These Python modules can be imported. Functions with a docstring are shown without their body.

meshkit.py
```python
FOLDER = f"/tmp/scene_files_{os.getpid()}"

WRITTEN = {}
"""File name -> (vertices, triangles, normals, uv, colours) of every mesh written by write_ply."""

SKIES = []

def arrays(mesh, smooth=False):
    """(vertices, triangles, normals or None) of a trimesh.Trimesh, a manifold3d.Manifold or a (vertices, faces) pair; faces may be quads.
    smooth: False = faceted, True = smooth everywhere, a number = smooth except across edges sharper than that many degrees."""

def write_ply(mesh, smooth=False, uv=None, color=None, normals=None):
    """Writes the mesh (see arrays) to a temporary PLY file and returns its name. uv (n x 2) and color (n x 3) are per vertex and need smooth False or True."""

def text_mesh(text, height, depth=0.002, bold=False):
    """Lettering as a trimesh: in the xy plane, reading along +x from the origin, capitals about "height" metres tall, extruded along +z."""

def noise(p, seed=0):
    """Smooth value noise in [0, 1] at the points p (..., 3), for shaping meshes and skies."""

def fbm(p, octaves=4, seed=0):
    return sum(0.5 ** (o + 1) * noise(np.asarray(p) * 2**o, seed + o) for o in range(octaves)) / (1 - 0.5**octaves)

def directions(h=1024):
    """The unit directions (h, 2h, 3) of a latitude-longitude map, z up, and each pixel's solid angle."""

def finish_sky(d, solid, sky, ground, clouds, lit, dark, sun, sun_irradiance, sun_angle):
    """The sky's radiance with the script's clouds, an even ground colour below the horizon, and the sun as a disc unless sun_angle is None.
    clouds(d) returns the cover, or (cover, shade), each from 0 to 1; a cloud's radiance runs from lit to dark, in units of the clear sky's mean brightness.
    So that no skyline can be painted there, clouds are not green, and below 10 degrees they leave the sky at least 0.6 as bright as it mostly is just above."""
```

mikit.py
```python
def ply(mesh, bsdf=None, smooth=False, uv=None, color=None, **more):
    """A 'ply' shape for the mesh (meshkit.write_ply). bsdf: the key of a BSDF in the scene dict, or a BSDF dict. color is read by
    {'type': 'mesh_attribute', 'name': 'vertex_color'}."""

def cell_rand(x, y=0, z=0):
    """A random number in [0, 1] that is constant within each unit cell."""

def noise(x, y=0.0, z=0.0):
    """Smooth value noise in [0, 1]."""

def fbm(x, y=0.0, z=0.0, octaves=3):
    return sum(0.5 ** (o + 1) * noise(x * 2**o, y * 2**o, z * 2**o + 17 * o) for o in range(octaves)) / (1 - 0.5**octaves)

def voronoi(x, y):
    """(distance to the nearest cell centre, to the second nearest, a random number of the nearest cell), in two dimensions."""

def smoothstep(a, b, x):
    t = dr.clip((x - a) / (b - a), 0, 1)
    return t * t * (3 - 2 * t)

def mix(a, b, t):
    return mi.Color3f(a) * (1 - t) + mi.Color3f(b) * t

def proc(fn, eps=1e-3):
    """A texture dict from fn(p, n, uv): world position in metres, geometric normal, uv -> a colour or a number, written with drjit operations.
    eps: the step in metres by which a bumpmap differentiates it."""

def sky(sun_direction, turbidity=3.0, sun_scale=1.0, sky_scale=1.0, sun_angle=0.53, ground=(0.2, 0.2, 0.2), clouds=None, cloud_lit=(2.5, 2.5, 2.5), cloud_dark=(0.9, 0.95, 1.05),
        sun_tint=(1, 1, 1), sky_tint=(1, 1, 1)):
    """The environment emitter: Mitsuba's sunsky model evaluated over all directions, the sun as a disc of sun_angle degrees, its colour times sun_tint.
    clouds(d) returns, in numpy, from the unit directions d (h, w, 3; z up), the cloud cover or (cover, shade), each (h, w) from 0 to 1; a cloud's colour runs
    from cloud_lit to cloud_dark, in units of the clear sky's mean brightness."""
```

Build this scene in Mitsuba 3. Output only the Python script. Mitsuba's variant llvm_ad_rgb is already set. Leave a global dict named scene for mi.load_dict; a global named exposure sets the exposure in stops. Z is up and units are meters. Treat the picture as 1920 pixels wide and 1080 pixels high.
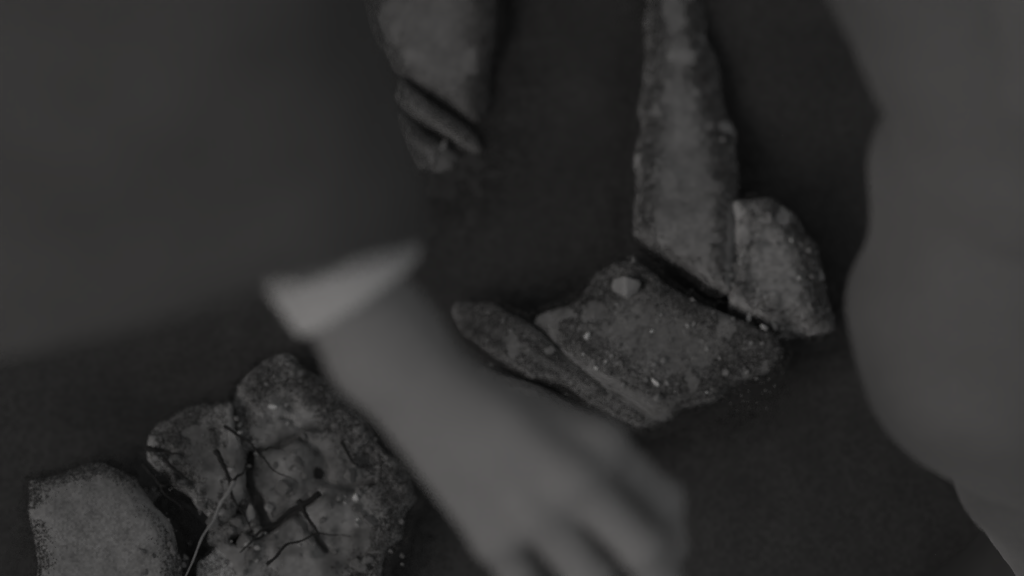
import math
import numpy as np, trimesh, drjit as dr, mitsuba as mi, mikit, meshkit
from scipy.spatial import cKDTree
from mikit import proc, noise, fbm, smoothstep, mix

scene, labels = {}, {}
T = mi.ScalarTransform4f
# ------------------------------------------------------------------ camera, sky, exposure
PITCH, DIST, FOV = math.radians(76), 2.0, 15.4
FWD = np.array([0, math.cos(PITCH), -math.sin(PITCH)])
RIGHT = np.array([1.0, 0, 0])
UP = np.cross(RIGHT, FWD)
EYE = -DIST * FWD
TX = math.tan(math.radians(FOV / 2))
scene['camera'] = {'type': 'thinlens', 'fov': FOV, 'fov_axis': 'x', 'aperture_radius': 0.027, 'focus_distance': DIST - 0.078,
                   'near_clip': 0.05, 'far_clip': 500.0,
                   'to_world': T().look_at(origin=EYE.tolist(), target=[0, 0, 0], up=UP.tolist())}
scene['sky'] = mikit.sky([-0.70, -0.40, 0.60], turbidity=4, sun_scale=0.14, sun_angle=26, sky_scale=1.0,
                         clouds=lambda d: 1.0, cloud_lit=(0.74, 0.74, 0.74), sun_tint=(0.86, 1.0, 1.36), ground=(0.1, 0.1, 0.1))
exposure = 1.3


def at(px, py, d):
    """A point of the place from its direction in a 1920 x 1080 frame and its distance along the viewing axis."""
    return EYE + d * (FWD + (px - 960) / 960 * TX * RIGHT + (540 - py) / 960 * TX * UP)


def onz(px, py, z=0.0):
    r = FWD + (px - 960) / 960 * TX * RIGHT + (540 - py) / 960 * TX * UP
    return EYE + r * (z - EYE[2]) / r[2]


PX = 2 * DIST * TX / 1920           # metres per frame pixel at the rocks
# ------------------------------------------------------------------ materials
def grey(fn, rough=0.9, spec=0.3, bump=None, **k):
    b = {'type': 'principled', 'base_color': proc(fn), 'roughness': rough, 'specular': spec, **k}
    if bump is not None:
        b = {'type': 'bumpmap', 'arbitrary': proc(bump[0], bump[2]), 'scale': bump[1], 'bsdf': b}
    return {'type': 'twosided', 'bsdf': b}


def c3(v, r=1.0, g=1.0, b=1.0):
    return mi.Color3f(v * r, v * g, v * b)


def rock_fn(base, speck, dark, s=1.0):
    def fn(p, n, uv):
        broad = fbm(p.x * 22 * s, p.y * 22 * s, p.z * 22, 3)
        mid = fbm(p.x * 110, p.y * 110, p.z * 60 + 5, 3)
        fine = noise(p.x * 900, p.y * 900, p.z * 300)
        bits = noise(p.x * 420 + 31, p.y * 420, p.z * 200)
        v = base * (0.72 + 0.56 * broad) * (0.65 + 0.7 * mid) * (0.72 + 0.56 * fine)
        v = v + speck * smoothstep(0.80, 0.93, bits) - dark * smoothstep(0.74, 0.9, noise(p.x * 330, p.y * 330 + 17, p.z * 150))
        return c3(dr.maximum(v, 0.02))
    return fn


scene['gritty_rock'] = grey(rock_fn(0.225, 0.10, 0.09), 0.85, 0.3)
scene['pale_rock'] = grey(rock_fn(0.36, 0.03, 0.03, 1.4), 0.9, 0.25)
scene['mottled_rock'] = grey(rock_fn(0.47, 0.09, 0.09, 1.8), 0.9, 0.25)
scene['rubble_rock'] = grey(lambda p, n, uv: c3(dr.maximum(0.03, mi.Float(0.27) * (0.65 + 0.7 * smoothstep(0.3, 0.7, fbm(p.x * 75, p.y * 75, p.z * 40, 4))) * (0.8 + 0.4 * noise(p.x * 500, p.y * 500, p.z * 300)))), 0.9, 0.25)
scene['smooth_rock'] = grey(rock_fn(0.27, 0.015, 0.03), 0.9, 0.25)
scene['dim_rock'] = grey(rock_fn(0.23, 0.04, 0.04), 0.9, 0.25)
scene['shade_soil'] = grey(lambda p, n, uv: c3(0.080 * (0.86 + 0.28 * fbm(p.x * 40, p.y * 40, p.z * 40, 4)) * (0.8 + 0.4 * noise(p.x * 500, p.y * 500, p.z * 500))), 0.95, 0.15)  # dark base colour stands in for the shadow lying between the rocks
scene['pebble_bright'] = grey(lambda p, n, uv: c3(0.74 * (0.75 + 0.5 * noise(p.x * 300, p.y * 300, p.z * 300))), 0.5, 0.5)
scene['pebble_mid'] = grey(lambda p, n, uv: c3(0.40 * (0.75 + 0.5 * noise(p.x * 300, p.y * 300, p.z * 300))), 0.6, 0.4)
scene['pebble_dim'] = grey(lambda p, n, uv: c3(0.25 * (0.75 + 0.5 * noise(p.x * 300, p.y * 300, p.z * 300))), 0.8, 0.3)
scene['pebble_rubble'] = grey(lambda p, n, uv: c3(0.20 * (0.6 + 0.8 * fbm(p.x * 120, p.y * 120, p.z * 120, 3))), 0.9, 0.25)
scene['skin'] = grey(lambda p, n, uv: c3(0.38 * (0.90 + 0.2 * fbm(p.x * 60, p.y * 60, p.z * 60, 3))), 0.6, 0.35)
scene['white_cotton'] = grey(lambda p, n, uv: c3(0.84 * (0.95 + 0.1 * noise(p.x * 500, p.y * 500, p.z * 500))), 0.9, 0.2)
scene['dark_wool'] = grey(lambda p, n, uv: c3(0.135 * (0.88 + 0.24 * fbm(p.x * 25, p.y * 25, p.z * 25, 3)) * (0.85 + 0.3 * noise(p.x * 700, p.y * 700, p.z * 700))), 0.95, 0.15)
scene['grey_twill'] = grey(lambda p, n, uv: c3(0.225 * (0.93 + 0.14 * fbm(p.x * 30, p.y * 30, p.z * 30, 3)) * (0.9 + 0.2 * noise(p.x * 700, p.y * 700, p.z * 700))), 0.95, 0.15)
scene['dark_hair'] = grey(lambda p, n, uv: c3(0.04 + 0.03 * noise(p.x * 300, p.y * 300, p.z * 60)), 0.6, 0.4)
scene['leather'] = grey(lambda p, n, uv: c3(0.06 + 0.02 * noise(p.x * 60, p.y * 60, p.z * 60)), 0.6, 0.4)
scene['twig_bark'] = grey(lambda p, n, uv: c3(0.025 + 0.02 * noise(p.x * 300, p.y * 300, p.z * 300)), 0.9, 0.2)
scene['dry_straw'] = grey(lambda p, n, uv: c3(0.28 + 0.05 * noise(p.x * 300, p.y * 300, p.z * 300)), 0.9, 0.2)


# ------------------------------------------------------------------ helpers
def numbered(key):
    if key not in scene and key not in labels:
        return key
    n = 1
    while f'{key}_{n:03d}' in scene or f'{key}_{n:03d}' in labels:
        n += 1
    return f'{key}_{n:03d}'


def obj(name, mesh, bsdf, parent=None, label=None, cat=None, group=None, kind=None, smooth=True):
    key = numbered(parent + '__' + name if parent else name)
    scene[key] = mikit.ply(mesh, bsdf, smooth=smooth)
    d = {k: v for k, v in (('label', label), ('category', cat), ('group', group), ('kind', kind)) if v}
    if d:
        labels[key] = d
    return key


def thing(name, label, cat, group=None):
    key = numbered(name)
    labels[key] = {'label': label, 'category': cat, **({'group': group} if group else {})}
    return key


def nets(f, lo, hi, h):
    """The zero surface of f (negative inside) over a box, as a trimesh (naive surface nets)."""
    lo, hi, h = np.asarray(lo, float), np.asarray(hi, float), np.broadcast_to(np.asarray(h, float), 3)
    n = np.ceil((hi - lo) / h).astype(int) + 1
    ax = [lo[k] + h[k] * np.arange(n[k]) for k in range(3)]
    g = np.stack(np.meshgrid(*ax, indexing='ij'), -1).reshape(-1, 3)
    v = np.concatenate([f(g[i:i + 400000]) for i in range(0, len(g), 400000)]).reshape(n)
    for k in range(3):                                # closed at the box
        s = [slice(None)] * 3
        for e in (0, -1):
            s[k] = e
            v[tuple(s)] = np.maximum(v[tuple(s)], 1e-4)
    ins = v < 0
    acc, cnt = np.zeros((*(n - 1), 3)), np.zeros(n - 1)
    base = np.indices(n).transpose(1, 2, 3, 0)
    edges = []
    for k in range(3):
        a, b = [slice(None)] * 3, [slice(None)] * 3
        a[k], b[k] = slice(0, -1), slice(1, None)
        va, vb = v[tuple(a)], v[tuple(b)]
        i = np.argwhere(ins[tuple(a)] != ins[tuple(b)])
        t = va[tuple(i.T)] / (va[tuple(i.T)] - vb[tuple(i.T)])
        p = i.astype(float)
        p[:, k] += t
        o = [m for m in range(3) if m != k]
        for da in (0, 1):
            for db in (0, 1):
                c = i.copy()
                c[:, o[0]] -= da
                c[:, o[1]] -= db
                ok = (c >= 0).all(1) & (c < n - 1).all(1)
                np.add.at(acc, tuple(c[ok].T), p[ok])
                np.add.at(cnt, tuple(c[ok].T), 1)
        edges.append((k, o, i, ins[tuple(a)][tuple(i.T)]))
    on = cnt > 0
    idx = -np.ones(n - 1, int)
    idx[on] = np.arange(on.sum())
    verts = acc[on] / cnt[on][:, None] * h + lo
    faces = []
    for k, o, i, inside in edges:
        ok = (i[:, o[0]] > 0) & (i[:, o[1]] > 0) & (i[:, o[0]] < n[o[0]] - 1) & (i[:, o[1]] < n[o[1]] - 1)
        i, inside = i[ok], inside[ok]
        q = []
        for da, db in ((0, 0), (1, 0), (1, 1), (0, 1)):
            c = i.copy()
            c[:, o[0]] -= da
            c[:, o[1]] -= db
            q.append(idx[tuple(c.T)])
        q = np.stack(q, 1)
        flip = inside if k != 1 else ~inside
        q = np.where(flip[:, None], q, q[:, ::-1])
        faces += [q[:, [0, 1, 2]], q[:, [0, 2, 3]]]
    m = trimesh.Trimesh(verts, np.vstack(faces), process=False)
    return m


def smin(a, b, k):
    hh = np.clip(0.5 + 0.5 * (b - a) / k, 0, 1)
    return b * (1 - hh) + a * hh - k * hh * (1 - hh)


def smax(a, b, k):
    return -smin(-a, -b, k)


def bone(p, a, b, ra, rb):
    a, b = np.asarray(a, float), np.asarray(b, float)
    ab = b - a
    t = np.clip((p - a) @ ab / (ab @ ab), 0, 1)
    return np.linalg.norm(p - a - t[:, None] * ab, axis=1) - (ra + (rb - ra) * t)


def chain(p, pts, rad, k=0.006):
    d = None
    for a, b, ra, rb in zip(pts[:-1], pts[1:], rad[:-1], rad[1:]):
        e = bone(p, a, b, ra, rb)
        d = e if d is None else smin(d, e, k)
    return d


def poly_sd(xy, poly):
    """Signed distance (negative inside) of points to a closed polygon."""
    a, b = poly, np.roll(poly, -1, 0)
    d = np.full(len(xy), 9.0)
    inside = np.zeros(len(xy), bool)
    for p, q in zip(a, b):
        e = q - p
        w = xy - p
        t = np.clip(w @ e / max(e @ e, 1e-12), 0, 1)
        d = np.minimum(d, np.linalg.norm(w - t[:, None] * e, axis=1))
        cross = (p[1] > xy[:, 1]) != (q[1] > xy[:, 1])
        x = p[0] + (xy[:, 1] - p[1]) / (q[1] - p[1] + 1e-15) * e[0]
        inside ^= cross & (xy[:, 0] < x)
    return np.where(inside, -d, d)


# ------------------------------------------------------------------ ground
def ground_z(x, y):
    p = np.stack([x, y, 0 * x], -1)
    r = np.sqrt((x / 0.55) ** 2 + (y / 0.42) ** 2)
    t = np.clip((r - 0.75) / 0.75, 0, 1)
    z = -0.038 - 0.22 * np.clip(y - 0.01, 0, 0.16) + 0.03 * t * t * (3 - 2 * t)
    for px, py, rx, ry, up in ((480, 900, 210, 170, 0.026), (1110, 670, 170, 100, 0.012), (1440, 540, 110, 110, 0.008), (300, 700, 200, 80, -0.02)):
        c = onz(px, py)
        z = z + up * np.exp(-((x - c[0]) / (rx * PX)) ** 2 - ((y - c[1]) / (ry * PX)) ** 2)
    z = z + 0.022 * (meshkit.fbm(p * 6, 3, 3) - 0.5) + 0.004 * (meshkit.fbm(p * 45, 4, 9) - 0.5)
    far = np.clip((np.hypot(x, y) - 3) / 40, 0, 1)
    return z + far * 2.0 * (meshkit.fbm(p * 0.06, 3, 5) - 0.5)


def ground_axis(half, step):
    a = np.arange(0, half, step)
    s = step
    out = list(a)
    while out[-1] < 300:
        s *= 1.13
        out.append(out[-1] + s)
    a = np.array(out)
    return np.concatenate([-a[:0:-1], a])


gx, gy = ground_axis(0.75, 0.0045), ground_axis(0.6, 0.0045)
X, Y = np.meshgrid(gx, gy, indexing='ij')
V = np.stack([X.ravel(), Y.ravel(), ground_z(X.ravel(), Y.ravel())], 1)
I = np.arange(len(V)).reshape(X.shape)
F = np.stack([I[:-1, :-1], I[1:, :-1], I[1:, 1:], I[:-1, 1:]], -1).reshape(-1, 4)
obj('ground', (V, F), 'shade_soil', kind='structure', label='ground between the rocks, its dark colour standing in for shadow')


# ------------------------------------------------------------------ rocks
TOPS, ROCKS = [], []


def rock(*a, **k):
    ROCKS.append((a, k))


def build_rock(others, name, px, bsdf, label, cat='rock', group=None, z0=0.0, tilt=(0, 0), amp=0.010, rough=0.0022, seed=1, edge=0.010, inset=0.10, depth=0.2, h=0.0013,
         freq=18, grain=160, dents=(), grow=0.0022, cuts=(), soft=1.0, wob=0.006, crumbs=0):
    poly = np.array([onz(x, y, z0)[:2] for x, y in px])
    c = poly.mean(0)

    def ztop(q):
        p3 = np.concatenate([q, np.full((len(q), 1), seed * 3.7)], 1)
        z = z0 + (q - c) @ np.asarray(tilt) + amp * 2 * (meshkit.fbm(p3 * freq, 3, seed) - 0.5)
        for dx, dy, rad, dep in dents:
            w = onz(dx, dy, z0)[:2]
            z = z - dep * np.exp(-((q - w) ** 2).sum(1) / (rad * PX) ** 2)
        for pl, wd, dep in cuts:
            w = np.array([onz(x, y, z0)[:2] for x, y in pl])
            d = np.full(len(q), 9.0)
            for a, b in zip(w[:-1], w[1:]):
                t = np.clip((q - a) @ (b - a) / ((b - a) @ (b - a)), 0, 1)
                d = np.minimum(d, np.linalg.norm(q - a - t[:, None] * (b - a), axis=1))
            d = d + 0.002 * (meshkit.fbm(p3 * 140, 2, seed + 1) - 0.5)
            z = z - dep * np.exp(-(np.maximum(d, 0) / (wd * PX)) ** 2)
        return z

    def sd_other(q):
        w = q[:, 0] * 0 + 9
        for o in others:
            if ((o.min(0) - 0.03 < q.max(0)) & (o.max(0) + 0.03 > q.min(0))).all():
                w = np.minimum(w, poly_sd(q, o))
        return w

    lo = np.append(poly.min(0) - 0.022, z0 - depth)
    hi = np.append(poly.max(0) + 0.022, z0 + 0.03)
    n2 = np.ceil((hi - lo)[:2] / h).astype(int) + 1
    q2d = np.stack(np.meshgrid(lo[0] + h * np.arange(n2[0]), lo[1] + h * np.arange(n2[1]), indexing='ij'), -1).reshape(-1, 2)
    ZT, fl = ztop(q2d), np.clip((sd_other(q2d) - 0.007) / 0.025, 0, 1)
    fl = fl * fl * (3 - 2 * fl) * soft
    wob2 = wob *  (meshkit.fbm(np.concatenate([q2d, q2d[:, :1] * 0 + seed], 1) * 50, 3, seed + 7) - 0.5)
    SD0 = poly_sd(q2d, poly)
    hi[2] = ZT[SD0 < 0.01].max() + 0.012
    lo[2] = ZT[SD0 < 0.0].min() - depth
    SD = SD0 - grow - 0.012 * fl + wob2
    IN, ED = inset + 0.55 * fl, edge + 0.012 * fl

    def f(p):
        i = np.rint((p[:, :2] - lo[:2]) / h).astype(int)
        i = i[:, 0] * n2[1] + i[:, 1]
        zt = ZT[i]
        return smax(p[:, 2] - zt, SD[i] + IN[i] * (zt - p[:, 2]), ED[i])

    m = nets(f, lo, hi, (h, h, h * 2.2))
    n = m.vertex_normals
    v = m.vertices
    up = np.clip(n[:, 2], 0.15, 1)[:, None]
    dis = rough * 2 * (meshkit.fbm(v * grain, 4, seed + 3) - 0.5) + rough * 1.2 * np.maximum(meshkit.noise(v * grain * 2.2, seed + 5) - 0.62, 0)
    m = trimesh.Trimesh(v + n * dis[:, None] * up, m.faces, process=False)
    TOPS.append(m)
    return obj(name, m, bsdf, None, label, cat, group)


rock('rock_slab', [(1128, 512), (1160, 484), (1188, 480), (1222, 506), (1262, 538), (1304, 566), (1352, 588), (1392, 600), (1440, 616), (1462, 626), (1468, 650), (1420, 686),
                   (1370, 708), (1310, 738), (1262, 760), (1226, 764), (1180, 738), (1130, 702), (1078, 668), (1040, 632), (1000, 596), (1010, 578), (1070, 578), (1105, 552)],
     'gritty_rock', 'gritty grey conglomerate rock slab studded with pale pebbles, right of the hand', 'rock slab', seed=2, amp=0.006, rough=0.0016, z0=0.0, edge=0.012,
     dents=((1206, 528, 14, 0.006), (1290, 650, 60, 0.003), (1020, 590, 60, 0.013), (1110, 520, 50, 0.008), (1150, 690, 10, 0.003)))
rock('rock_slab', [(1232, -150), (1295, -150), (1322, 60), (1346, 150), (1368, 280), (1374, 380), (1368, 470), (1360, 560), (1330, 550), (1290, 510), (1240, 478), (1196, 448),
                   (1204, 340), (1214, 200), (1226, 80)],
     'pale_rock', 'tall pale smooth rock slab above the diagonal crack', 'rock slab', crumbs=0.020, seed=11, amp=0.010, rough=0.0010, z0=-0.03, depth=0.14, tilt=(-0.10, -0.36), edge=0.016, inset=0.12, grow=0.004)
rock('rock_block', [(1380, 372), (1440, 366), (1490, 396), (1526, 452), (1540, 530), (1562, 606), (1520, 622), (1460, 604), (1404, 590), (1372, 566), (1374, 470)],
     'mottled_rock', 'lumpy mottled rock block with a dark dent, right of the tall pale slab', 'rock', crumbs=0.022, seed=21, amp=0.012, rough=0.0020, z0=-0.008, tilt=(-0.25, -0.1), edge=0.016,
     dents=((1424, 520, 34, 0.007), (1442, 450, 14, 0.003), (1480, 600, 26, 0.006)))
rock('rock_slab', [(866, 570), (920, 572), (978, 600), (1040, 650), (1090, 690), (1136, 716), (1200, 752), (1250, 778), (1200, 792), (1130, 764), (1060, 716), (990, 700), (930, 660), (884, 606)],
     'dim_rock', 'narrow shaded rock slab between the hand and the gritty slab', 'rock slab', crumbs=0.019, seed=31, amp=0.008, rough=0.0016, z0=-0.012, edge=0.010, dents=((872, 580, 60, 0.016), (930, 610, 40, 0.004)))
rock('rock_slab', [(905, 690), (960, 706), (1010, 722), (1080, 762), (1150, 800), (1120, 860), (960, 830), (880, 740)],
     'dim_rock', 'low shaded rock slab half hidden behind the knuckles', 'rock slab', crumbs=0.012, seed=33, amp=0.008, rough=0.0016, z0=-0.012, edge=0.010)
rock('rock_slab', [(640, -160), (930, -160), (920, 60), (906, 180), (896, 226), (856, 196), (806, 164), (752, 128), (712, 66), (680, -20)],
     'dim_rock', 'dim smooth rock slab at the top beside the dark sleeve', 'rock slab', seed=41, amp=0.008, rough=0.0010, z0=-0.055, tilt=(0.03, 0.0), edge=0.016)
rock('rock_slab', [(748, 150), (800, 182), (850, 216), (894, 250), (900, 276), (866, 272), (820, 240), (764, 206), (740, 176)],
     'dim_rock', 'thin rock sliver between two parallel diagonal cracks', 'rock slab', seed=43, amp=0.006, rough=0.0012, z0=-0.052, edge=0.008)
rock('rock_slab', [(742, 206), (770, 222), (822, 256), (872, 292), (862, 316), (830, 336), (790, 342), (764, 318), (750, 260)],
     'dim_rock', 'rounded rock end below the parallel cracks', 'rock slab', seed=45, amp=0.006, rough=0.0012, z0=-0.052, tilt=(0, 0.06), edge=0.018)
# lower left rubble
rock('rock', [(60, 900), (190, 872), (248, 896), (284, 940), (318, 978), (336, 1040), (330, 1160), (80, 1180)],
     'smooth_rock', 'smooth pale boulder in the bottom left corner', 'rock', crumbs=0.014, seed=51, amp=0.008, rough=0.0008, z0=0.01, edge=0.018)
rock('rock', [(296, 826), (350, 784), (420, 776), (432, 840), (444, 900), (436, 962), (392, 968), (352, 930), (318, 888), (282, 862)],
     'rubble_rock', 'pale broken rock with narrow clefts beside the corner boulder', 'rock', seed=53, amp=0.010, rough=0.0016, z0=-0.003, edge=0.005, grow=0.0036, wob=0.014, soft=0.7, crumbs=0.022,
     dents=((338, 890, 9, 0.008), (360, 905, 9, 0.008), (316, 850, 10, 0.006), (344, 852, 8, 0.005)))
rock('rock', [(264, 926), (300, 918), (350, 950), (388, 984), (372, 1030), (346, 1020), (310, 966)],
     'dim_rock', 'small dark jagged rock wedged beside the corner boulder', 'rock', seed=54, amp=0.010, rough=0.002, z0=-0.025, edge=0.005, grow=0.0036, wob=0.014, soft=0.7, crumbs=0.022)
rock('rock', [(436, 770), (452, 740), (484, 706), (540, 690), (600, 712), (636, 768), (676, 820), (724, 874), (752, 936), (740, 1000), (700, 1060), (640, 1150), (500, 1170), (470, 1080), (440, 1040),
              (404, 1010), (420, 970), (452, 960), (446, 900), (440, 830)],
     'rubble_rock', 'broad rough cracked rock strewn with chips and twigs left of the hand', 'rock', seed=57, amp=0.011, rough=0.0042, z0=-0.008, edge=0.008, grow=0.003, wob=0.014, freq=26, grain=95,
     soft=0.8, crumbs=0.026, dents=((600, 880, 26, 0.014), (592, 846, 18, 0.010), (545, 760, 20, 0.008), (512, 786, 16, 0.006), (690, 858, 20, 0.006), (640, 1000, 26, 0.006)),
     cuts=(([(590, 930), (548, 956), (500, 992), (440, 1010)], 8, 0.012), ([(470, 846), (462, 900), (486, 940), (496, 984)], 7, 0.010), ([(560, 960), (582, 996), (610, 1030)], 6, 0.008),
           ([(470, 846), (520, 836), (560, 812), (590, 840)], 6, 0.007), ([(610, 900), (650, 915), (700, 905)], 6, 0.007), ([(530, 780), (560, 800), (620, 800)], 6, 0.005)))
rock('rock', [(372, 1060), (420, 1030), (470, 1050), (500, 1160), (350, 1170)],
     'mottled_rock', 'small pale rock at the bottom edge beside the boulder', 'rock', seed=60, amp=0.008, rough=0.0020, z0=-0.010, edge=0.005, grow=0.0036, wob=0.014, soft=0.7, crumbs=0.022)

OUTLINES = [np.array([onz(x, y)[:2] for x, y in a[1]]) for a, _ in ROCKS]
for i, (a, k) in enumerate(ROCKS):
    build_rock(OUTLINES[:i] + OUTLINES[i + 1:], *a, **k)

# ------------------------------------------------------------------ pebbles
ALLV = np.vstack([m.vertices for m in TOPS])
TREE = cKDTree(ALLV[:, :2])
rng = np.random.default_rng(5)


def top_at(px, py):
    """Where the line of sight through the pixel meets the rock tops, or None."""
    for z in np.linspace(0.04, -0.12, 81):
        w = onz(px, py, z)
        i = TREE.query_ball_point(w[:2], 0.002)
        if i and ALLV[i, 2].max() >= z:
            return onz(px, py, ALLV[i, 2].max())
    return None


def pebble_mesh(w, hgt, ang, centre, n=26, sink=0.15, r=rng):
    d = r.normal(size=(n, 3))
    d /= np.linalg.norm(d, axis=1, keepdims=True)
    d *= r.uniform(0.85, 1.1, (n, 1))
    a, b = w * PX / 2, hgt * PX / 2
    t = min(a, b) * 0.9
    v = d * [a, b, t]
    ca, sa = math.cos(ang), math.sin(ang)
    v = v @ np.array([[ca, sa, 0], [-sa, ca, 0], [0, 0, 1]]) + centre + [0, 0, t * (0.5 - sink)]
    return trimesh.Trimesh(v).convex_hull


def pebble(px, py, w, hgt, ang, mat, label=None, group=None, name='pebble', cat='pebble', n=26):
    c = top_at(px, py)
    if c is None:
        c = onz(px, py, -0.05)
        for _ in range(4):
            c = onz(px, py, float(ground_z(c[:1], c[1:2])[0]))
    k = 1.2 if name == 'pebble' else 1.0
    obj(name, pebble_mesh(w * k, hgt * k, math.radians(-ang), c, n), 'pebble_' + mat, None, label, cat, group, smooth=28)


st = top_at(1172, 541)
rr = np.random.default_rng(12)
stone = np.array([[-25, 2, 2], [-21, 15, 3], [-8, 20, 4], [-2, 19, 14], [4, 16, 14], [2, -18, 13], [-12, -9, 10], [6, -21, 4], [22, -8, 2], [29, 6, 2], [26, 14, 2], [14, 16, 6], [-22, -4, -6], [24, 8, -6], [4, -19, -6], [-6, 18, -6]]) * [PX, PX, PX] + st + [0, 0, 0.001]
obj('stone', trimesh.Trimesh(stone).convex_hull, 'pebble_mid', None, 'pale angular two faced stone lying on the gritty slab', 'stone', smooth=False)
for args in ((1103, 631, 13, 13, 0, 'bright', 'round white pebble on the left part of the gritty slab'),
             (1230, 717, 20, 9, 45, 'bright', 'bright slanting sliver of pebble at the bottom edge of the gritty slab'),
             (1250, 718, 9, 9, 0, 'mid', 'small pale pebble just right of the slanting sliver'),
             (1245, 678, 14, 11, 0, 'mid', 'pale pebble in the lower middle of the gritty slab'),
             (1404, 595, 7, 17, 0, 'bright', 'thin upright white chip where the gritty slab meets the block'),
             (1432, 614, 17, 8, 25, 'bright', 'bright lying chip below the lumpy block, left of two'),
             (1452, 612, 9, 20, -20, 'mid', 'bright standing chip below the lumpy block, right of two'),
             (1443, 411, 11, 19, 0, 'mid', 'pale oval pebble high on the lumpy block'),
             (1030, 658, 17, 16, 0, 'dim', 'round grey pebble in the crack left of the gritty slab'),
             (1234, 747, 18, 16, 0, 'dim', 'dull round pebble at the lowest tip of the gritty slab'),
             (511, 763, 18, 8, 0, 'bright', 'bright flat chip on the rubble beside the wrist'),
             (470, 966, 16, 36, 0, 'mid', 'tall pale pebble in the rubble at bottom left'),
             (505, 952, 14, 16, 0, 'mid', 'pale round pebble just right of the tall pale pebble'),
             (466, 1020, 17, 15, 0, 'mid', 'pale pebble lying below the tall pale pebble'),
             (482, 1028, 12, 9, 0, 'mid', 'little pebble touching the pebble below the tall one'),
             (667, 933, 11, 13, 0, 'bright', 'bright white pebble in the rubble nearest the hand'),
             (635, 935, 10, 10, 0, 'dim', 'dim pebble just left of the bright one nearest the hand'),
             (433, 880, 12, 9, 0, 'mid', 'pale pebble in the cleft of the broken rock'),
             (831, 275, 9, 21, 15, 'mid', 'pale long chip on the rounded rock end at top left'),
             (811, 300, 14, 12, 0, 'dim', 'dull pebble below the long chip on the rounded rock end'),
             (770, 10, 6, 16, 10, 'mid', 'thin pale chip at the top edge of the dim slab'),
             (845, 46, 7, 18, 25, 'mid', 'thin slanting chip in the middle of the dim slab'),
             (1355, 262, 8, 9, 0, 'mid', 'small bright pebble high on the right edge of the tall slab')):
    pebble(*args[:6], args[6], n=16 if max(args[2], args[3]) > 15 else 22)
G = 'small pale pebbles dotted over the rocks'
L = 'tiny pale pebble dotted on the rocks'
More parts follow.
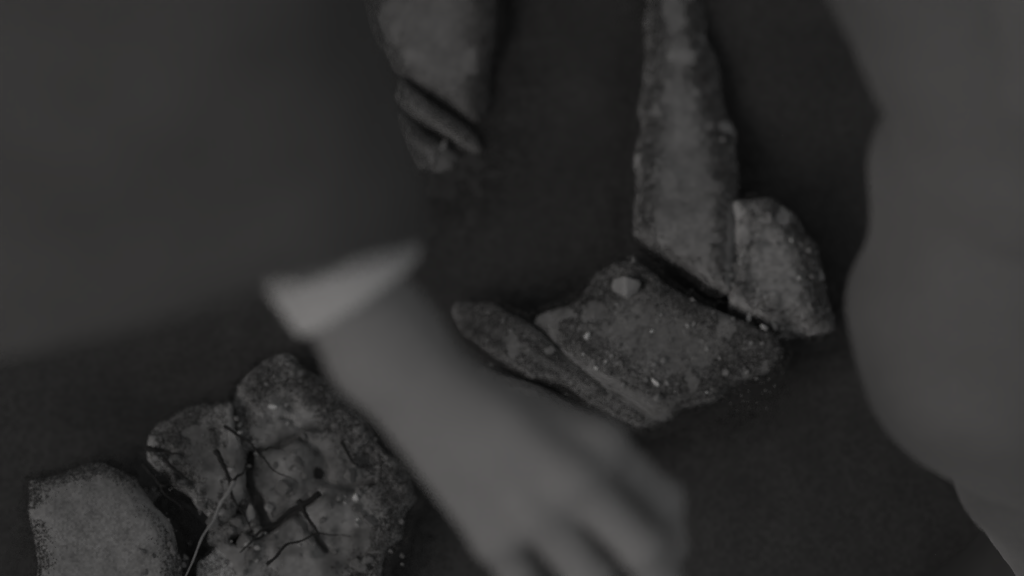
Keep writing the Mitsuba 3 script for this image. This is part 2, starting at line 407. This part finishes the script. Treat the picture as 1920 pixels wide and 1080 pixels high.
for x, y, s, m in ((1158, 571, 7, 'mid'), (1147, 667, 8, 'mid'), (1135, 678, 8, 'mid'), (1298, 562, 7, 'mid'), (1289, 611, 9, 'mid'), (1226, 685, 9, 'mid'), (1210, 713, 10, 'dim'),
                   (1350, 672, 7, 'mid'), (1360, 698, 13, 'dim'), (1374, 535, 8, 'mid'), (1371, 517, 9, 'mid'), (1378, 498, 10, 'dim'), (1521, 519, 10, 'dim'), (1187, 487, 13, 'dim'),
                   (1417, 531, 6, 'mid'), (1000, 705, 8, 'dim'), (920, 685, 9, 'mid'), (935, 655, 7, 'dim'), (943, 603, 8, 'dim'), (958, 621, 7, 'dim'), (1345, 350, 7, 'dim'), (1371, 281, 6, 'dim'),
                   (794, 76, 6, 'dim'), (500, 720, 9, 'dim'), (449, 798, 10, 'mid'), (443, 785, 9, 'dim'), (553, 880, 9, 'mid'), (550, 853, 7, 'mid'), (1117, 567, 7, 'dim'), (1189, 597, 7, 'dim'),
                   (1174, 597, 6, 'dim'), (1160, 648, 6, 'dim'), (1258, 640, 6, 'dim'), (1188, 700, 8, 'dim'), (1285, 690, 7, 'dim'), (1320, 640, 6, 'dim'), (1395, 690, 8, 'dim'), (1205, 660, 6, 'dim'),
                   (1330, 600, 6, 'dim'), (1136, 640, 5, 'dim'), (1270, 720, 7, 'dim'), (1240, 590, 5, 'mid'), (1202, 566, 5, 'dim'), (1163, 681, 8, 'dim'), (1141, 700, 7, 'dim'), (1276, 676, 6, 'dim')):
    pebble(x, y, s, s * rng.uniform(0.75, 1.2), rng.uniform(0, 90), m, L, G, n=14)
R2 = np.random.default_rng(77)
for k in range(44):
    x, y = [(R2.uniform(1380, 1530), R2.uniform(400, 620)), (R2.uniform(1090, 1440), R2.uniform(590, 740)), (R2.uniform(420, 720), R2.uniform(720, 1060))][k % 3]
    if top_at(x, y) is not None:
        w = R2.uniform(5, 9)
        pebble(x, y, w, w * R2.uniform(0.7, 1.3), R2.uniform(0, 180), 'bright' if k % 4 == 0 else 'mid', L, G, n=14)
for k in range(46):
    x, y = R2.uniform(300, 740), R2.uniform(700, 1075)
    if y < 1000 - (x - 300) * 0.75:
        continue
    w = R2.uniform(14, 38)
    pebble(x, y, w, w * R2.uniform(0.6, 1.1), R2.uniform(0, 180), 'rubble', 'small dull rubble stone between the larger rocks at the lower left', 'rubble stones at the lower left', name='rubble_stone', cat='stone', n=18)
bits = []
for k in range(420):
    x, y = R2.uniform(260, 760), R2.uniform(690, 1078)
    if y < 985 - (x - 260) * 0.62:
        continue
    c = top_at(x, y)
    if c is None:
        c = onz(x, y, -0.03)
        for _ in range(3):
            c = onz(x, y, float(ground_z(c[:1], c[1:2])[0]))
    elif k % 3:
        continue
    w = R2.uniform(5, 16)
    bits.append(pebble_mesh(w, w * R2.uniform(0.6, 1.2), R2.uniform(0, 6), c, 11))
obj('rubble', trimesh.util.concatenate(bits), 'pebble_rubble', None, 'crumbled rock bits filling the gaps at the lower left', 'rubble', kind='stuff', smooth=False)
grains = []
for k in range(520):
    x, y = (rng.uniform(1000, 1470), rng.uniform(480, 770)) if k < 380 else (rng.uniform(290, 720), rng.uniform(700, 1080))
    c = top_at(x, y)
    if c is not None and c[2] > -0.03:
        s = rng.uniform(2.0, 4.6)
        grains.append(pebble_mesh(s, s * rng.uniform(0.7, 1.3), rng.uniform(0, 6), c, 9))
obj('grit', trimesh.util.concatenate(grains), 'pebble_mid', None, 'fine pale grit sprinkled over the rocks', 'grit', kind='stuff', smooth=False)


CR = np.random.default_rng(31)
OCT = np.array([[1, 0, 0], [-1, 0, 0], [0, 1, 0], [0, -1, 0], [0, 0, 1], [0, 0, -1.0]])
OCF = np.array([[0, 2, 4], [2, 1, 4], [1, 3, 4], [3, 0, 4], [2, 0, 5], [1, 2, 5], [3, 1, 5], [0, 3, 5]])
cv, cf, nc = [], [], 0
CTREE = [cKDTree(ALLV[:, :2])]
for i, (o, (ra, rk)) in enumerate(zip(OUTLINES, ROCKS)):  # dark grains thin out inward, imitating a soft shadow edge on each rock
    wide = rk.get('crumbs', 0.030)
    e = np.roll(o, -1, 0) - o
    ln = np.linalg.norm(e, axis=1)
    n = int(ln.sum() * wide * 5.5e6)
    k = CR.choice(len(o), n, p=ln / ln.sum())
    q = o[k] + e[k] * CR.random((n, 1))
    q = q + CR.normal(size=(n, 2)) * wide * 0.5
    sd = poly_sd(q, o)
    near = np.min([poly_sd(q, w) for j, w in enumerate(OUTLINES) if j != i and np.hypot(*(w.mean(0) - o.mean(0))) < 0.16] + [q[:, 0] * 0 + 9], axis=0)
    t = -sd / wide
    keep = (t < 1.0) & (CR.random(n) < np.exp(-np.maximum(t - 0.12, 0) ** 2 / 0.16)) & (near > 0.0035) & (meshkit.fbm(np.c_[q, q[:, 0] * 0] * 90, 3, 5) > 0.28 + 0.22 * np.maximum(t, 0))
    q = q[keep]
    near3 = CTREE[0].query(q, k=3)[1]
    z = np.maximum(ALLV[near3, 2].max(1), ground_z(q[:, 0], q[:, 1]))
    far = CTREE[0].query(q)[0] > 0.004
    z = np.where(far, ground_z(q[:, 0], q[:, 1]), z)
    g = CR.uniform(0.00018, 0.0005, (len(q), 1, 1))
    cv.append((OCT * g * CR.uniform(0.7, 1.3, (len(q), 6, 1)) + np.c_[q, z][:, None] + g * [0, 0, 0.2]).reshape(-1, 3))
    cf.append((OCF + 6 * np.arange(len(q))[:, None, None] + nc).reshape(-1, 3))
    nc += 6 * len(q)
obj('shade_crumbs', trimesh.Trimesh(np.vstack(cv), np.vstack(cf), process=False), 'shade_soil', None, 'fine dark grains over the rock edges, imitating soft shadow borders', 'shade_soil', kind='stuff', smooth=False)


# ------------------------------------------------------------------ twigs and stems
def tube(pts, rad, n=8):
    pts = np.asarray(pts, float)
    V, F = [], []
    for i, p in enumerate(pts):
        t = pts[min(i + 1, len(pts) - 1)] - pts[max(i - 1, 0)]
        t /= np.linalg.norm(t)
        u = np.cross(t, [0.1, 0.2, 1.0])
        u /= np.linalg.norm(u)
        w = np.cross(t, u)
        a = np.arange(n) * 2 * math.pi / n
        V.append(p + rad[i] * (np.cos(a)[:, None] * u + np.sin(a)[:, None] * w))
    for i in range(len(pts) - 1):
        for k in range(n):
            a, b = i * n + k, i * n + (k + 1) % n
            F += [[a, b, b + n], [a, b + n, a + n]]
    V = np.vstack(V + [pts[:1], pts[-1:]])
    e = len(pts) * n
    for k in range(n):
        F += [[e, (k + 1) % n, k], [e + 1, e - n + k, e - n + (k + 1) % n]]
    return trimesh.Trimesh(V, F, process=False)


def twig(px, r0, r1, mat, label, name='twig', z=0.010, side=()):
    def run(px, r0, r1):
        k = np.array(px, float)
        s = np.linspace(0, len(k) - 1, 6 * len(k))
        xy = np.stack([np.interp(s, np.arange(len(k)), k[:, j]) for j in (0, 1)], 1)
        w = [onz(x, y, z - 0.004) for x, y in xy]
        q = np.array([p + [0.0004 * math.sin(i * 0.7), 0.0004 * math.cos(i * 0.9), 0.001 * math.sin(i * 0.5)] for i, p in enumerate(w)])
        return tube(q, np.linspace(max(r0, r1) * 1.1, min(r0, r1) * 0.35, len(q)) * PX * (1 + 0.15 * np.sin(np.arange(len(q)) * 2.1)))
    obj(name, trimesh.util.concatenate([run(px, r0, r1)] + [run(*s) for s in side]), mat, None, label, 'grass stem' if name == 'grass_stem' else 'twig')


twig([(440, 900), (412, 950), (380, 1010), (340, 1096)], 3.0, 4.5, 'dry_straw', 'pale dry grass stem slanting across the bottom left rubble', 'grass_stem')
twig([(600, 926), (540, 962), (486, 1000), (450, 1036)], 3.5, 5.0, 'twig_bark', 'dark twig lying in the crack of the broad rock below the tall pale pebble')
twig([(404, 846), (424, 880), (436, 930), (470, 990)], 5, 3.5, 'twig_bark', 'thick dark forked twig in the middle of the rubble', side=(([(430, 905), (452, 890), (466, 862)], 3.5, 2),))
twig([(276, 842), (310, 846), (348, 856)], 3, 5, 'twig_bark', 'short thin twig at the top of the broken rock', z=0.014)
twig([(306, 862), (334, 886), (368, 914)], 2, 4, 'twig_bark', 'short dark twig lying in the cleft of the broken rock', z=0.012)
twig([(560, 940), (580, 975), (600, 1004)], 5, 3, 'twig_bark', 'stub of dark twig at the lower end of the broad cracked rock')
twig([(500, 1060), (540, 1020), (600, 1000), (660, 1006)], 3, 1.5, 'twig_bark', 'thin bent dark twig at the bottom of the broad cracked rock')
twig([(420, 800), (470, 830), (510, 880), (560, 905)], 3, 1.5, 'twig_bark', 'long thin dark twig running down from the broken rock', z=0.014, side=(([(486, 846), (512, 838), (536, 846)], 2, 1),))
twig([(268, 872), (292, 896), (306, 922), (344, 956)], 4, 2, 'twig_bark', 'dark twig between the corner boulder and the broken rock', z=0.008, side=(([(300, 912), (320, 908), (336, 914)], 2.5, 1),))
twig([(640, 830), (662, 866), (700, 890)], 3, 1.5, 'twig_bark', 'short dark twig beside the edge of the hand')

# ------------------------------------------------------------------ person reaching in with the right hand
# hand and forearm joints
Wu, Wr = at(704, 668, 1.605), at(752, 630, 1.607)
MC = {'i': at(1118, 838, 1.620), 'm': at(1072, 897, 1.607), 'r': at(1008, 958, 1.612), 'l': at(936, 1004, 1.626)}
PIP = {'i': at(1238, 940, 1.648), 'm': at(1204, 1028, 1.614), 'r': at(1108, 1086, 1.618), 'l': at(992, 1108, 1.640)}
DIP = {'i': at(1252, 1024, 1.680), 'm': at(1272, 1140, 1.640), 'r': at(1176, 1208, 1.645), 'l': at(1048, 1206, 1.660)}
TIP = {'i': at(1222, 1085, 1.700), 'm': at(1290, 1215, 1.670), 'r': at(1196, 1280, 1.678), 'l': at(1068, 1262, 1.685)}
RAD = {k: tuple(1.07 * q for q in v) for k, v in {'i': (0.0108, 0.0088, 0.0080, 0.0068), 'm': (0.0106, 0.0086, 0.0080, 0.0068), 'r': (0.0104, 0.0084, 0.0078, 0.0066), 'l': (0.0100, 0.0078, 0.0070, 0.0060)}.items()}
FORE, ELBOW = at(590, 456, 1.580), at(430, -230, 1.400)
SHOULDER = np.array([-0.21, 0.36, 0.86])
TH = [at(800, 742, 1.625), at(950, 806, 1.650), at(1062, 872, 1.680), at(1130, 915, 1.700)]


def hand_sdf(p):
    d = smin(bone(p, Wu, FORE, 0.0195, 0.0195), bone(p, Wr, FORE, 0.0180, 0.0190), 0.012)
    for k, w in zip('lrmi', (0.0, 0.33, 0.66, 1.0)):
        root = at(808, 726, 1.615) if k == 'i' else Wu + (Wr - Wu) * w
        d = smin(d, bone(p, root, MC[k], 0.0135 if k == 'i' else 0.0165, 0.0115), 0.010)
    d = smin(d, bone(p, (Wu + Wr) / 2, TH[0], 0.016, 0.014), 0.010)
    d = smin(d, bone(p, TH[0], MC['i'], 0.012, 0.010), 0.010)
    d = smin(d, chain(p, TH, (0.0140, 0.0120, 0.0105, 0.0085)), 0.008)
    for k in 'irml':
        d = smin(d, chain(p, [MC[k], PIP[k], DIP[k], TIP[k]], RAD[k], 0.003), 0.003)
        d = smin(d, np.linalg.norm(p - (MC[k] - 0.002 * FWD), axis=1) - RAD[k][0] * 1.02, 0.006)      # knuckle
        d = smin(d, np.linalg.norm(p - (PIP[k] - 0.001 * FWD), axis=1) - RAD[k][1] * 1.04, 0.004)
    back = bone(p, Wr * 0.5 + Wu * 0.5, MC['m'], 0.0035, 0.003)
    tend = back - 0.0                                                                                   # extensor tendon
    return smin(d, np.minimum(tend + 0.0, 9), 0.003)


HP = [Wu, Wr, FORE, *MC.values(), *PIP.values(), *DIP.values(), *TIP.values(), *TH]
hand = nets(hand_sdf, np.min(HP, 0) - 0.03, np.max(HP, 0) + 0.03, 0.0024)

# the rest of the body: kneeling beyond the top of the frame, bent forward over the rocks
B = dict(pelvis=np.array([0.02, 0.98, 0.42]), chest=np.array([-0.02, 0.60, 0.78]), neck=np.array([-0.01, 0.46, 0.92]), head=np.array([0.0, 0.40, 1.04]),
         sh_l=np.array([0.19, 0.48, 0.87]), el_l=np.array([0.38, 0.56, 0.66]), wr_l=np.array([0.30, 0.62, 0.50]),
         hip_l=np.array([0.13, 0.98, 0.40]), hip_r=np.array([-0.10, 0.98, 0.40]), kn_l=np.array([0.22, 0.66, 0.06]), kn_r=np.array([-0.22, 0.68, -0.03]),
         an_l=np.array([0.20, 1.08, 0.00]), an_r=np.array([-0.18, 1.12, 0.00]))


def body_sdf(p):
    d = bone(p, B['neck'], B['chest'], 0.055, 0.12)
    for a, b, ra, rb in ((B['chest'], B['pelvis'], 0.13, 0.13), (B['neck'], B['head'], 0.052, 0.06), (B['sh_l'], B['el_l'], 0.045, 0.038), (B['el_l'], B['wr_l'], 0.038, 0.026),
                         (SHOULDER, ELBOW, 0.046, 0.038), (ELBOW, FORE, 0.038, 0.026), (SHOULDER, B['sh_l'], 0.06, 0.06)):
        d = smin(d, bone(p, a, b, ra, rb), 0.04)
    for s in 'lr':
        d = smin(d, bone(p, B['hip_' + s], B['kn_' + s], 0.085, 0.058), 0.04)
        d = smin(d, bone(p, B['kn_' + s], B['an_' + s], 0.056, 0.04), 0.03)
    q = (p - B['head']) / [0.078, 0.098, 0.108]
    return smin(d, (np.linalg.norm(q, axis=1) - 1) * 0.085, 0.03)


def other_hand(p, w, d0, up):
    side = np.cross(d0, up)
    d = bone(p, w, w + d0 * 0.09, 0.026, 0.020)
    for k, (o, l) in enumerate(((-0.03, 0.075), (-0.01, 0.085), (0.01, 0.08), (0.03, 0.062))):
        a = w + d0 * 0.085 + side * o
        d = smin(d, chain(p, [w + d0 * 0.03 + side * o * 0.6, a, a + d0 * l * 0.6 - up * 0.01, a + d0 * l - up * 0.03], (0.014, 0.010, 0.0085, 0.007)), 0.006)
    return smin(d, chain(p, [w + d0 * 0.02, w + d0 * 0.05 - side * 0.05, w + d0 * 0.09 - side * 0.06], (0.016, 0.011, 0.009)), 0.006)


def face(p, h, f):
    """Nose, brow, chin and ears on a head that looks along f."""
    f = f / np.linalg.norm(f)
    s = np.cross(f, [0, 0, 1.0])
    s /= np.linalg.norm(s)
    u = np.cross(s, f)
    d = bone(p, h + f * 0.085 + u * 0.015, h + f * 0.108 - u * 0.022, 0.009, 0.014)
    d = smin(d, bone(p, h + f * 0.055 - u * 0.075, h + f * 0.080 - u * 0.078, 0.032, 0.018), 0.02)
    for e in (-1, 1):
        d = smin(d, bone(p, h + s * e * 0.08 + u * 0.02, h + s * e * 0.08 - u * 0.025, 0.012, 0.009), 0.006)
        d = smin(d, bone(p, h + f * 0.086 + u * 0.03 + s * e * 0.012, h + f * 0.078 + u * 0.03 + s * e * 0.042, 0.008, 0.008), 0.012)
    return d


LOOK1 = np.array([-0.1, -0.75, -0.65])
D0 = np.array([-0.35, 0.30, -0.88])


def person_skin(p):
    d = smin(body_sdf(p), face(p, B['head'], LOOK1), 0.012)
    return np.minimum(d, other_hand(p, B['wr_l'], D0 / np.linalg.norm(D0), np.array([0.0, -0.94, -0.33])))


pts = np.array([*B.values(), SHOULDER, ELBOW, FORE])
rest = nets(person_skin, pts.min(0) - 0.19, pts.max(0) + 0.16, 0.011)
K = thing('person', 'person in dark coat with white cuff reaching a hand down over the rocks', 'person')
obj('body', trimesh.util.concatenate([hand, rest]), 'skin', K)


def cloth_tube(axis, ra, rb, wide, thick, n=160, m=90, seed=0, fold=0.0, hem=None):
    """A garment tube: along the points axis, with half widths ra (along wide) and rb; hem tilts the opening; a real inner side and rolled edge."""
    axis = np.asarray(axis, float)
    L = np.r_[0, np.cumsum(np.linalg.norm(np.diff(axis, axis=0), axis=1))]
    s = np.linspace(0, L[-1], m)
    C = np.stack([np.interp(s, L, axis[:, j]) for j in range(3)], 1)
    for _ in range(int(m / 12)):
        C[1:-1] = (C[:-2] + 2 * C[1:-1] + C[2:]) / 4
    A, Bb = np.interp(s, L, ra), np.interp(s, L, rb)
    th = np.arange(n) * 2 * math.pi / n
    rings_o, rings_i = [], []
    for i in range(m):
        t = C[min(i + 1, m - 1)] - C[max(i - 1, 0)]
        t /= np.linalg.norm(t)
        u = wide - (wide @ t) * t
        u /= np.linalg.norm(u)
        w = np.cross(t, u)
        off = 0 if hem is None else hem(th) * max(0.0, 1 - s[i] / 0.10)
        r = 1.0
        c = C[i] + np.outer(off, t) if hem is not None else C[i]
        nrm = np.cos(th)[:, None] * u + np.sin(th)[:, None] * w
        p = c + A[i] * np.cos(th)[:, None] * u + Bb[i] * np.sin(th)[:, None] * w
        fo = fold * 2 * (meshkit.fbm(np.concatenate([p * [14, 14, 14] + (C[i] @ [1, 1, 1])], 1), 3, seed) - 0.5)
        fo = fo + fold * 0.7 * np.sin(3 * th + 22 * s[i] + seed) * np.exp(-((s[i] - 0.22) / 0.12) ** 2)
        rings_o.append(p + nrm * fo[:, None])
        rings_i.append(p + nrm * (fo[:, None] - thick))
    R = np.array(rings_o + [rings_o[-1] * 0.5 + rings_i[-1] * 0.5] + rings_i[::-1])
    lip = (rings_o[0] + rings_i[0]) / 2 - (C[1] - C[0]) / np.linalg.norm(C[1] - C[0]) * thick * 0.5
    R = np.concatenate([lip[None], R, lip[None]])
    q = np.arange(R.shape[0] * n).reshape(R.shape[0], n)
    a, b, c2, d = q[:-1], np.roll(q[:-1], -1, 1), np.roll(q[1:], -1, 1), q[1:]
    F = np.vstack([np.stack([a, b, c2], -1).reshape(-1, 3), np.stack([a, c2, d], -1).reshape(-1, 3)])
    return trimesh.Trimesh(R.reshape(-1, 3), F, process=False)


AX = at(560, 370, 1.580) - at(680, 545, 1.588)          # the shirt cuff round the wrist
cuff_c = at(672, 546, 1.590)
obj('shirt_cuff', cloth_tube([cuff_c, cuff_c + AX * 0.6, cuff_c + AX * 1.6], (0.0312, 0.0320, 0.0325), (0.030, 0.031, 0.031), np.array([0.82, 0.45, 0.0]), 0.0016, m=30, n=120, seed=3, fold=0.0006),
    'white_cotton', K, 'white shirt cuff')
hem_c = at(336, 500, 1.52)
SL = [hem_c, at(318, 300, 1.475), at(270, 0, 1.42), at(262, -260, 1.38), ELBOW + np.array([-0.02, 0.06, 0.07]), SHOULDER * 0.5 + ELBOW * 0.5 + [0, 0.01, 0.02], SHOULDER]
obj('coat_sleeve', cloth_tube(SL, (0.1000, 0.0960, 0.0900, 0.086, 0.075, 0.068, 0.080), (0.062, 0.062, 0.060, 0.060, 0.060, 0.068, 0.080), RIGHT - 0.30 * UP, 0.003, seed=7, fold=0.0065,
                              hem=lambda th: -0.0218 + 0.0592 * np.cos(th) + 0.053 * np.abs(np.sin(th))), 'dark_wool', K, 'loose dark coat sleeve')


def coat_sdf(p):
    d = bone(p, B['chest'], B['pelvis'], 0.165, 0.19)
    for a, b, ra, rb in ((SHOULDER, B['sh_l'], 0.085, 0.085), (B['sh_l'], B['el_l'], 0.078, 0.062), (B['el_l'], B['wr_l'] * 0.9 + B['el_l'] * 0.1, 0.062, 0.054), (B['pelvis'], B['pelvis'] + [0, 0.06, -0.2], 0.19, 0.22)):
        d = smin(d, bone(p, a, b, ra, rb), 0.05)
    d = smin(d, bone(p, B['neck'] - [0, -0.03, 0.03], B['chest'], 0.07, 0.15), 0.05)
    return d + 0.012 * (meshkit.fbm(p * 9, 3, 4) - 0.5)


obj('coat', nets(coat_sdf, pts.min(0) - 0.1, pts.max(0) + [0.15, 0.25, 0.1], 0.014), 'dark_wool', K)


def legs_sdf(p, J):
    d = None
    for s in 'lr':
        e = smin(bone(p, J['hip_' + s], J['kn_' + s], 0.105, 0.076), bone(p, J['kn_' + s], J['an_' + s], 0.074, 0.062), 0.03)
        d = e if d is None else smin(d, e, 0.03)
    return d + 0.012 * (meshkit.fbm(p * 12, 3, 8) - 0.5)


LP = np.array([B[k] for k in B if k[:2] in ('hi', 'kn', 'an')])
obj('trousers', nets(lambda p: legs_sdf(p, B), LP.min(0) - 0.13, LP.max(0) + 0.13, 0.012), 'dark_wool', K)


def shoe_mesh(an, d):
    d = np.asarray(d, float) / np.linalg.norm(d)
    f = lambda p: smin(smin(bone(p, an, an - [0, 0, 0.04], 0.05, 0.045), bone(p, an - [0, 0, 0.045], an - [0, 0, 0.06] + d * 0.14, 0.042, 0.036), 0.03), bone(p, an - [0, 0, 0.06] - d * 0.04, an - [0, 0, 0.05], 0.036, 0.04), 0.03)
    return nets(f, an - 0.22, an + 0.22, 0.008)


for s in 'lr':
    obj('shoe', shoe_mesh(B['an_' + s], [0, 0.7, -0.5]), 'leather', K)


def hair_mesh(h, f):
    f = f / np.linalg.norm(f)

    def g(p):
        q = (p - h - [0, 0, 0.012] + f * 0.012) / [0.088, 0.106, 0.112]
        d = (np.linalg.norm(q, axis=1) - 1) * 0.09 + 0.010 * (meshkit.fbm(p * 50, 3, 2) - 0.5)
        return smax(d, (p - h) @ f - 0.035 - 0.6 * ((p - h) @ np.array([0, 0, 1.0])), 0.01)
    return nets(g, h - 0.14, h + 0.14, 0.006)


obj('hair', hair_mesh(B['head'], LOOK1), 'dark_hair', K)

# ------------------------------------------------------------------ second person crouching at the right
KN = at(1856, 612, 1.73)
J = dict(kn_r=KN, hip_r=at(2110, -640, 1.56), an_r=at(2075, 1020, 1.96), kn_l=np.array([0.56, -0.10, 0.34]), hip_l=at(2110, -640, 1.56) + [0.20, 0.03, 0.0], an_l=np.array([0.60, 0.12, 0.03]))
P2 = dict(pelvis=at(2110, -640, 1.56) + [0.11, 0.05, 0.02], chest=np.array([0.46, 0.24, 0.86]), neck=np.array([0.46, 0.20, 1.04]), head=np.array([0.45, 0.13, 1.16]))
for s, e in (('r', -1), ('l', 1)):
    P2['sh_' + s] = P2['neck'] + [0.17 * e, 0.03, -0.05]
    P2['el_' + s] = np.array([0.72, 0.16, 0.72]) if e > 0 else np.array([0.40, 0.20, 0.62])
    P2['wr_' + s] = np.array([0.60, -0.02, 0.52]) if e > 0 else at(1925, 330, 1.66)
P2['el_r'] = at(1690, -270, 1.60)


def second_skin(p):
    d = bone(p, P2['neck'], P2['chest'], 0.055, 0.12)
    for a, b, ra, rb in ((P2['chest'], P2['pelvis'], 0.13, 0.13), (P2['neck'], P2['head'], 0.052, 0.06), (P2['sh_l'], P2['sh_r'], 0.06, 0.06)):
        d = smin(d, bone(p, a, b, ra, rb), 0.04)
    for s in 'lr':
        d = smin(d, bone(p, J['hip_' + s], J['kn_' + s], 0.075, 0.050), 0.04)
        d = smin(d, bone(p, J['kn_' + s], J['an_' + s], 0.048, 0.036), 0.03)
        d = smin(d, chain(p, [P2['sh_' + s], P2['el_' + s], P2['wr_' + s]], (0.045, 0.038, 0.027), 0.02), 0.03)
        d = np.minimum(d, other_hand(p, P2['wr_' + s], np.array([0.85, -0.2, -0.45]) / 0.983 if s == 'r' else np.array([0.1, -0.6, -0.79]), np.array([0.0, -0.76, 0.65])))
    q = (p - P2['head']) / [0.078, 0.098, 0.108]
    d = smin(d, (np.linalg.norm(q, axis=1) - 1) * 0.085, 0.03)
    return smin(d, face(p, P2['head'], np.array([-0.4, -0.55, -0.72])), 0.012)


q2 = np.array([*J.values(), *P2.values()])
S = thing('person', 'crouching person in light grey trousers at the right edge', 'person')
obj('body', nets(second_skin, q2.min(0) - [0.15, 0.25, 0.2], q2.max(0) + 0.16, 0.011), 'skin', S)


def leg2(p):
    e = None
    for s, k in (('r', 1.0), ('l', 1.1)):
        d = smin(bone(p, J['hip_' + s], J['kn_' + s], 0.082 * k, 0.060 * k), bone(p, J['kn_' + s], J['an_' + s], 0.058 * k, 0.048 * k), 0.03)
        e = d if e is None else smin(e, d, 0.03)
    d = np.linalg.norm(p - J['kn_r'], axis=1)
    wr = 0.004 * np.sin(p @ np.array([30, 95, 40.0]) + 4 * meshkit.noise(p * 14, 2)) * np.exp(-((d - 0.12) / 0.07) ** 2)
    return e + 0.009 * (meshkit.fbm(p * 11, 3, 18) - 0.5) + wr


q3 = np.array(list(J.values()))
obj('trousers', nets(leg2, q3.min(0) - 0.12, q3.max(0) + 0.12, 0.0075), 'grey_twill', S, 'light grey creased trousers')


def jacket(p):
    d = bone(p, P2['chest'], P2['pelvis'], 0.155, 0.165)
    d = smin(d, bone(p, P2['sh_l'], P2['sh_r'], 0.08, 0.08), 0.05)
    for s in 'lr':
        d = smin(d, chain(p, [P2['sh_' + s], P2['el_' + s], P2['wr_' + s]], (0.075, 0.054, 0.046), 0.02), 0.04)
    d = smin(d, bone(p, P2['neck'] - [0, -0.03, 0.03], P2['chest'], 0.07, 0.15), 0.05)
    return d + 0.012 * (meshkit.fbm(p * 9, 3, 14) - 0.5)


obj('jacket', nets(jacket, q2.min(0) - 0.1, q2.max(0) + 0.15, 0.013), 'grey_twill', S)
for s in 'lr':
    obj('shoe', shoe_mesh(J['an_' + s] + [0, 0, 0.0], [-0.85, -0.5, 0]), 'leather', S)
obj('hair', hair_mesh(P2['head'], np.array([-0.4, -0.55, -0.72])), 'dark_hair', S)
